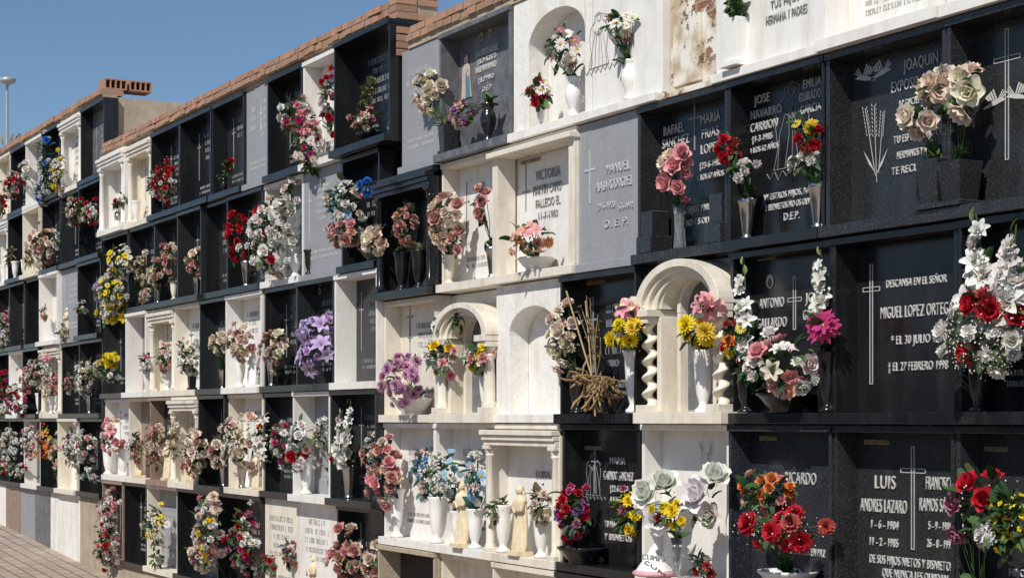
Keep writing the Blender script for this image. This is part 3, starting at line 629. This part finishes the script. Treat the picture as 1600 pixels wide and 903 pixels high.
# ------------------------------------------------------------------ flowers
def BQ(x,y,rx,rz,mix,v=None,**k):
    vt=None
    if v:
        kind,vx,vb,vh=v[:4]; vt=vase(kind,vx,vb,vh,wk=v[4] if len(v)>4 else 1)
    return bouquet(x,y,rx,rz,mix,vasetop=vt,**k)
BQ(672,145,27,34,'rC3 rF1',('granite',697,232,45,.8),lf='o')
BQ(725,178,27,25,'cU2 cF1 cQ2',('bbelly',763,212,60),lf='g')
BQ(847,145,26,25,'dW3 cR3',('urn',845,195,34)); BQ(885,78,37,38,'dW4 dU2',('belly',896,178,62)); BQ(974,42,32,30,'dW4 dM1 dU1',('belly',984,140,62))
BQ(1152,12,16,16,'cG2 cC1',('wsq',1155,95,75,1.3),leafk=2)
BQ(637,352,26,34,'cT3 cS1',('burn',628,440,60)); BQ(700,345,33,38,'rF3 rT2',('burn',655,450,60),lf='o'); BQ(757,318,18,32,'rT3 cS1',('metal',769,420,48)); BQ(715,380,14,22,'rT2',('crurn',702,440,45))
BQ(835,372,45,26,'dP3 dO2 cS1',('bowl',838,415,20)); BQ(1060,262,32,42,'rP4 rF1',('glass',1062,385,70))
BQ(1142,236,23,25,'cR3 cP1',leafk=.7); BQ(1163,268,24,20,'cW4 dW1',('metal',1167,365,64),hs=.85)
BQ(1262,199,27,15,'dY3',leafk=.5); BQ(1270,224,28,17,'cR2 cP2',leafk=.5); BQ(1264,252,32,18,'cW3 cP1',('metal',1278,342,72))
BQ(1468,135,34,26,'rC1 rF3',hs=1.25,leafk=.8); BQ(1446,186,38,34,'rC2 rF3',('granite',1466,305,78,1.3),hs=1.25,leafk=.8); BQ(1512,140,29,46,'rF3 rC1',('granite',1500,300,70,1.3),hs=1.3,leafk=.9)
BQ(635,592,45,44,'kQ4',('bowl',645,655,26),hs=.8,leafk=.5); BQ(694,560,32,32,'rY1 cP2 cW2 cF1',('urn',691,655,90)); BQ(756,560,30,30,'cY2 cP1 cW1 cF1',('urn',760,648,76)); BQ(690,515,12,22,'rW1',leafk=2); BQ(716,495,10,18,'cC1',leafk=1.5)
BQ(884,525,32,44,'rC2 rF2 cC1',('burn',902,655,65),lf='o'); BQ(985,522,40,28,'kY3',('urn',990,655,98),yp=-.12,leafk=.5); BQ(985,485,22,14,'lP1 lF1',yp=-.1); BQ(1092,518,40,26,'kY3',('urn',1099,648,98),yp=-.12,leafk=.5); BQ(1106,478,24,14,'lP2 lF1',yp=-.1)
BQ(1150,530,30,32,'cR3 dY1 cO1 cW1',('burn',1165,655,70)); BQ(1225,570,62,42,'rP3 rW2 cW2 lW1',('bbowl',1228,650,30)); BQ(1240,606,46,16,'rP2 rS1')
BQ(1286,508,14,14,'dM1',('burn',1293,650,95,.9),hs=2.2,dens=.15,leafk=.4,yp=-.1)
BQ(1175,580,16,20,'cW2')
BQ(605,735,34,50,'rT2 rP1 rF1',('urn',620,862,76),lf='t',leafk=1.4); BQ(665,740,22,42,'cE1 rT1 cF1',('urn',682,860,72),lf='t',leafk=1.6); BQ(700,740,34,36,'cW4 dE2',('urn',716,868,55)); BQ(745,738,22,40,'dE2 cW2 cE1',('urn',742,868,62),lf='t')
BQ(777,800,15,16,'cC1',('urn',786,880,74),leafk=1.8); BQ(848,788,22,36,'cC2 cF2',('urn',846,880,72),lf='o'); BQ(902,800,40,44,'cR2 cU1 cM1 cV1',('bbowl',910,880,26),leafk=1.5,hs=.9)
BQ(1028,778,44,42,'rW4',hs=2.0,breath=30,leafk=1.0,yp=-.09); BQ(1108,782,40,44,'rW4',hs=2.0,breath=30,leafk=1.0,yp=-.09); BQ(1052,802,38,22,'kY3 cR1 cP1',('glass',1058,905,60),yp=-.22,hs=.72,leafk=.8); BQ(985,800,26,38,'cY1 cU1',leafk=1.8,lf='g')
BQ(1232,825,76,36,'DR4',('bowl',1232,915,34),hs=1.0,breath=80,leafk=1.4); BQ(1210,768,58,28,'rO3 rS2 rP1',leafk=2.2,hs=.65,dens=.5)
BQ(1535,785,62,52,'rR3 rU2',('bbowl',1530,905,40),leafk=2,hs=1.15,dens=.55,breath=50); BQ(1582,815,36,44,'dY3',hs=.45,leafk=1.8,yp=-.2,dens=.8); BQ(1560,835,44,22,'cW2',hs=.9,yp=-.2)
BQ(1100,885,20,18,'cR1 cW1',hs=.8)
BQ(1555,525,70,58,'cW5 rW2 rR1',('burn',1528,655,80),breath=420,hs=1.05); BQ(1590,470,52,60,'cW3 rW2'); BQ(1530,478,28,17,'rR2 cW1',breath=60,yp=-.2)
def glad(px,py0,py1,col='W',s=1.0,yp=-.1,sway=0,name='gladiolus_spray'):
    mb=MB(); a=np.array(ray(px,py1,yp)[0]); b_=np.array(ray(px+sway,py0,yp-.03)[0]); L=np.linalg.norm(b_-a); mb.tube([a,(a+b_)/2,b_],.004,'petals',(.08,.17,.05))
    n=max(4,int(L/.045))
    for i in range(n):
        u=(i+.5)/n; p=a+(b_-a)*u+np.array([rng.normal()*.012,-.015,0]); sz=.068*s*(1.1-.75*u)
        if u<.85:
            for k in range(2): put(mb,TPL['l' if k else 'c'][rng.integers(2)],p+rng.normal(size=3)*.012,(rng.normal()*.5+(.5 if i%2 else -.5),-.9,.35),sz*.9,COL[col],(.7,.7,.5))
        else: leaf(mb,p,(rng.normal()*.2,-.1,1),sz*1.6,(.3,.4,.15))
    for i in range(5): leaf(mb,a+(b_-a)*rng.uniform(0,.4),(rng.normal()*.4,.0,.9),rng.uniform(.1,.15),(.05,.12,.04))
    mb.obj(name)
glad(1550,335,500,s=1.35,sway=-25); glad(1578,350,500,s=1.3,sway=10); glad(1525,380,500,s=1.2,sway=5)
glad(1172,405,560,s=.9,sway=-10,yp=.0); glad(1290,390,500,s=.9,sway=-8,yp=.0)
glad(548,625,700,s=.85,yp=-.05); glad(535,640,720,s=.85,yp=-.05)
mb=MB()
for i in range(60):
    c0=np.array(ray(934+rng.normal()*9,588,-.1)[0]); p=[c0]; d=np.array([rng.normal()*.6,rng.normal()*.3-.2,-1.]); 
    for k in range(6):
        d=d+rng.normal(size=3)*.55+np.array([0,0,-.06]); d/=np.linalg.norm(d); p.append(p[-1]+d*rng.uniform(.015,.055))
    k=rng.uniform(.6,1.3); mb.tube(p,[.003,.004,.004,.005,.007,.010,.004],'petals',(.40*k,.28*k,.15*k),4)
for i in range(12):
    c0=np.array(ray(932,590,-.08)[0]); e=np.array(ray(928+rng.normal()*17,500+rng.normal()*22,-.08+rng.normal()*.03)[0]); k=rng.uniform(.7,1.3)
    mb.tube([c0,(c0+e)/2+rng.normal(size=3)*.01,e],.0022,'petals',(.40*k,.30*k,.17*k),4)
    for j in range(2): leaf(mb,c0+(e-c0)*rng.uniform(.5,1),(rng.normal(),rng.normal()-.3,rng.normal()*.6),.04,(.34*k,.24*k,.13*k))
mb.tube([ray(885,455,-.05)[0],ray(940,640,-.16)[0]],.0055,'petals',(.5,.38,.22),6); mb.tube([ray(915,470,-.05)[0],ray(930,650,-.16)[0]],.0045,'petals',(.5,.38,.22),6)
mb.obj('dried_plant')
c,sc=ray(1028,900,-.06); mb=MB(); z=ZV(1.01)+.042
mb.lathe([(0.001,.17),(.02,.15),(.05,.10),(.085,.05),(.1,.03)],(c[0],-.08,z),'porcelain',24); mb.lathe([(.1,.03),(.112,.02),(.112,.005),(.1,0),(0,0)],(c[0],-.08,z),'pink_plush',24,flute=.04,nf=12); po=mb.obj('birthday_ornament')
T(1004,1046,872,9,'CUMPLE',mat='engrave_grey',yp=-.17); 
bpy.context.view_layer.update(); o,w,h=TX[-1]; o.parent=po; o.name='birthday_lettering'; o.scale=(w/max(o.dimensions.x,.01),h/.7,1)
mb=MB()
for px,py in((1020,695),(1098,708)):
    for sg in(-1,1):
        shape(px,py,15,[(0,0),(sg*.5,1.1),(sg*1,.9),(sg*.9,.1)],'butterfly_blue' if px<1050 else WM,.1,mb); shape(px,py,12,[(0,0),(sg*.8,-.1),(sg*.7,-1),(sg*.2,-.7)],'butterfly_blue' if px<1050 else WM,.098,mb)
mb.obj('butterfly_ornament')
for px,hp in((1022,60),(1130,70)):
    mb=MB(); (x,_,_),sc=ray(px,380,.03); z=shelfz(px,390); mb.box(x-.07,x+.07,-.04,.1,z,z+hp*sc*.45,GG); mb.box(x-.055,x+.055,-.02,.09,z+hp*sc*.45,z+hp*sc*1.1,GG); mb.obj('granite_planter',.004)
# block 2
BQ(470,185,34,34,'cP2 cM1 cW3',lf='g',leafk=1.3); BQ(518,160,20,42,'cR2 cM1 cW2 cF1',leafk=1.2); BQ(487,225,34,30,'dW3 cP2 cM1',leafk=1.5); BQ(490,255,14,20,'cG1',leafk=3)
BQ(575,188,28,16,'cU1 cC1 cP2',('bbowl',580,225,16),lf='o',leafk=1.6); BQ(578,150,14,26,'cG1',leafk=3,lf='o',dens=.3)
BQ(262,288,24,34,'cR3 cW2 rR1',('burn',258,345,25),breath=30); 
BQ(545,322,38,40,'rY1 cW4 dE1 cP1'); BQ(572,295,16,14,'kB3',hs=.9,yp=-.2); BQ(522,316,12,14,'kE2',hs=.8,yp=-.15); BQ(545,365,34,20,'rT2 cP1 cS1 cF1',yp=-.15); BQ(590,375,30,22,'rC2 rF1 cT1',('bbowl',590,425,20))
BQ(430,350,44,42,'cW5 rR1 rW2 cF1'); BQ(428,398,42,34,'rR2 cW3 rW1',leafk=1.5); BQ(372,372,22,36,'cR3 rR1',('metal',385,440,40)); BQ(455,310,16,24,'rW2',leafk=1.5)
vase('belly',461,436,48); vase('burn',483,425,38)
BQ(308,408,19,20,'rT2 rF1 rS1',('metal',308,470,30)); BQ(266,402,18,24,'cT1 cP1 cC2',('crurn',272,470,30),lf='b'); BQ(244,432,15,20,'rT1 cC2',('metal',247,480,28)); BQ(225,420,18,26,'cC1',lf='b',leafk=3,dens=.4)
BQ(190,410,26,24,'dW2 dY1 cW1',leafk=1.4); BQ(180,452,32,28,'cW3 dY1'); BQ(175,490,24,20,'cW2 rY1'); BQ(155,455,11,18,'cA3'); BQ(195,485,10,16,'lY2'); BQ(228,462,12,12,'cF1',lf='b',leafk=2)
BQ(495,515,34,30,'cA4 lA1',hs=1.15,leafk=.5); BQ(500,555,36,26,'cA4 lA1',hs=1.15,leafk=.5); BQ(520,500,14,18,'cA3',leafk=.4)
BQ(435,542,30,28,'cT2 cF3 rC1',('metal',425,600,42),lf='o'); BQ(380,535,30,26,'rT1 rF3 rC2',('urn',375,605,52),lf='o'); BQ(345,540,17,18,'rF2',('metal',348,605,30))
BQ(298,560,25,28,'cW4 cF1',('granite',300,618,28,.7),leafk=1.2); BQ(262,558,18,22,'cF2 cS1 cW1',('urn',263,622,48)); BQ(232,568,14,16,'cW2 cP1',('urn',231,622,44)); 
BQ(412,690,20,36,'lW2 cW1 cO1',leafk=1.2); BQ(445,690,26,34,'cW3 cM1',('urn',478,775,58)); BQ(470,695,24,40,'rW3 rR1 cW2 cP1'); BQ(505,680,18,30,'cC1 cW1',('bbelly',520,775,40),lf='o'); BQ(541,705,24,28,'cW2 rW2 cR1',('metal',545,780,52),breath=30); BQ(583,705,18,24,'cR1 rT1 cW1',('burn',585,785,50),lf='t',leafk=1.5)
BQ(376,690,30,36,'cC2 rF1 cW1',('metal',378,770,42),lf='o'); BQ(345,705,20,26,'rT1 rC2',('metal',350,765,36),lf='b'); BQ(308,708,28,32,'rT1 rF3 cC1',lf='o'); BQ(245,695,22,30,'cF2 cT1',lf='b'); BQ(275,690,14,26,'cC1',lf='b',leafk=1.5)
BQ(215,700,16,22,'cT1 cW1',lf='o',leafk=1.5); BQ(180,680,26,24,'rP2 lP1 rF1'); vase('urn',168,758,42); vase('urn',192,758,42); 
BQ(545,865,32,34,'rT2 rF1 rP1',lf='g',leafk=1.4); BQ(585,880,22,26,'rT2 rF1'); BQ(455,865,15,20,'cM1 cT1',leafk=1.5,lf='t'); BQ(388,845,30,46,'cM2 cR1 cW2 cU1',('burn',390,905,30)); BQ(330,822,34,46,'kF2 cW3 cY1 cP1'); BQ(318,865,26,26,'cP1 kF1 cR1 cW1'); 
BQ(249,822,26,32,'dW3 dY1 cC1',leafk=1.3,breath=20); BQ(247,875,14,12,'dW2',('urn',250,895,16)); BQ(422,880,14,18,'cR1 cC1',leafk=1.5)
BQ(175,800,24,34,'cP2 cW2'); BQ(172,850,27,36,'cP1 cR1 cW3',leafk=1.2)
BQ(190,325,14,14,'cR1 cW1',leafk=1.5); BQ(196,312,10,14,'cW1 dY1',('urn',190,372,34)); vase('urn',212,370,34); BQ(240,290,10,20,'cW1',leafk=1.5)
BQ(360,260,8,10,'cR1',('bbelly',350,300,22),leafk=2); vase('urn',318,452,26)
# block 3
BQ(24,290,20,22,'cR2 cP1 rW1'); BQ(40,275,12,18,'rW2 cR1'); BQ(75,255,18,40,'kB1 cW1',leafk=2.5,dens=.5); BQ(96,272,20,26,'cW3 cC1 cY1'); BQ(70,300,16,22,'kB1 cW2'); BQ(125,330,24,26,'cC2 cR1',leafk=2.5,lf='o',dens=.5); BQ(148,335,18,18,'cR1 cW2'); BQ(5,320,16,16,'cU1 cR1')
BQ(70,385,24,26,'rF2 rT1 cW1',('burn',72,425,22),lf='o'); BQ(47,400,10,16,'cC1',('crurn',52,440,16),lf='b',leafk=2); BQ(90,375,10,16,'cW2'); BQ(18,400,10,18,'cG1',leafk=2,lf='b',dens=.4); vase('urn',6,455,28); vase('urn',24,455,28); vase('urn',38,448,26)
BQ(8,520,14,24,'cW2 cP1'); BQ(10,495,8,10,'cP1'); BQ(103,520,12,14,'cC1',lf='b'); BQ(130,480,10,10,'cW1 cR1'); BQ(70,490,9,12,'cC1 cP1',lf='o')
BQ(176,562,26,13,'kY3',hs=.8,leafk=.5); BQ(175,585,24,14,'cW1',leafk=3,dens=.3); BQ(135,588,22,24,'cC1 cW1',('metal',140,640,30),lf='o',leafk=2); BQ(155,575,12,14,'cW1 cC1',lf='o')
BQ(70,582,25,28,'cP1 cF1 cW2',('urn',62,650,32)); BQ(30,625,26,24,'cM1 cP1 cR1 cW2'); BQ(45,590,16,22,'cF1 cP1',lf='o'); BQ(5,600,14,22,'cR1 cM1'); BQ(88,600,12,16,'cP2',('urn',80,650,28)); BQ(8,640,12,12,'cW1'); BQ(110,600,10,16,'cP1 cW1')
BQ(18,700,22,28,'cW4 rF1'); BQ(48,692,18,24,'cP1 cW2 cC1'); BQ(72,690,13,30,'lO2 cY1 cR1'); BQ(90,705,14,24,'cT1 rF2',('metal',92,755,20)); BQ(118,700,20,28,'cW3 cV1',leafk=1.3); BQ(140,700,24,26,'cW3 cP1 cU1'); BQ(145,740,18,12,'dE1 cW1'); BQ(5,730,14,16,'cR1 cM1 cW1'); BQ(35,735,16,14,'cW2 cR1',leafk=1.3)
# ------------------------------------------------------------------ light / camera
EL=math.radians(46); AZ=math.radians(148)
to=Vector((math.cos(EL)*math.sin(AZ),math.cos(EL)*math.cos(AZ),math.sin(EL)))
sl=bpy.data.lights.new('sun','SUN'); sl.energy=4.5; sl.angle=math.radians(.5); sl.color=(1,.955,.88); so=bpy.data.objects.new('sun',sl); so.rotation_euler=to.to_track_quat('Z','Y').to_euler(); bpy.context.scene.collection.objects.link(so)
w=bpy.data.worlds.new('World'); bpy.context.scene.world=w; w.use_nodes=True; nt=w.node_tree; sky=nt.nodes.new('ShaderNodeTexSky'); sky.sky_type='NISHITA'; sky.sun_disc=False; sky.sun_elevation=EL; sky.sun_rotation=AZ; sky.dust_density=.1; sky.ozone_density=5; sky.air_density=1.0; sky.altitude=600
nt.links.new(sky.outputs[0],nt.nodes['Background'].inputs[0]); nt.nodes['Background'].inputs[1].default_value=.085
cd=bpy.data.cameras.new('camera'); cam=bpy.data.objects.new('camera',cd); bpy.context.scene.collection.objects.link(cam)
cd.lens=63; cd.sensor_width=36; cd.shift_y=.1272; cd.clip_end=2000; cam.location=(0,-CD,CZ); cam.rotation_euler=(math.pi/2,0,math.pi/2-PHI)
bpy.context.scene.camera=cam
sc=bpy.context.scene; sc.view_settings.view_transform='Standard'; sc.view_settings.look='None'; sc.view_settings.exposure=0
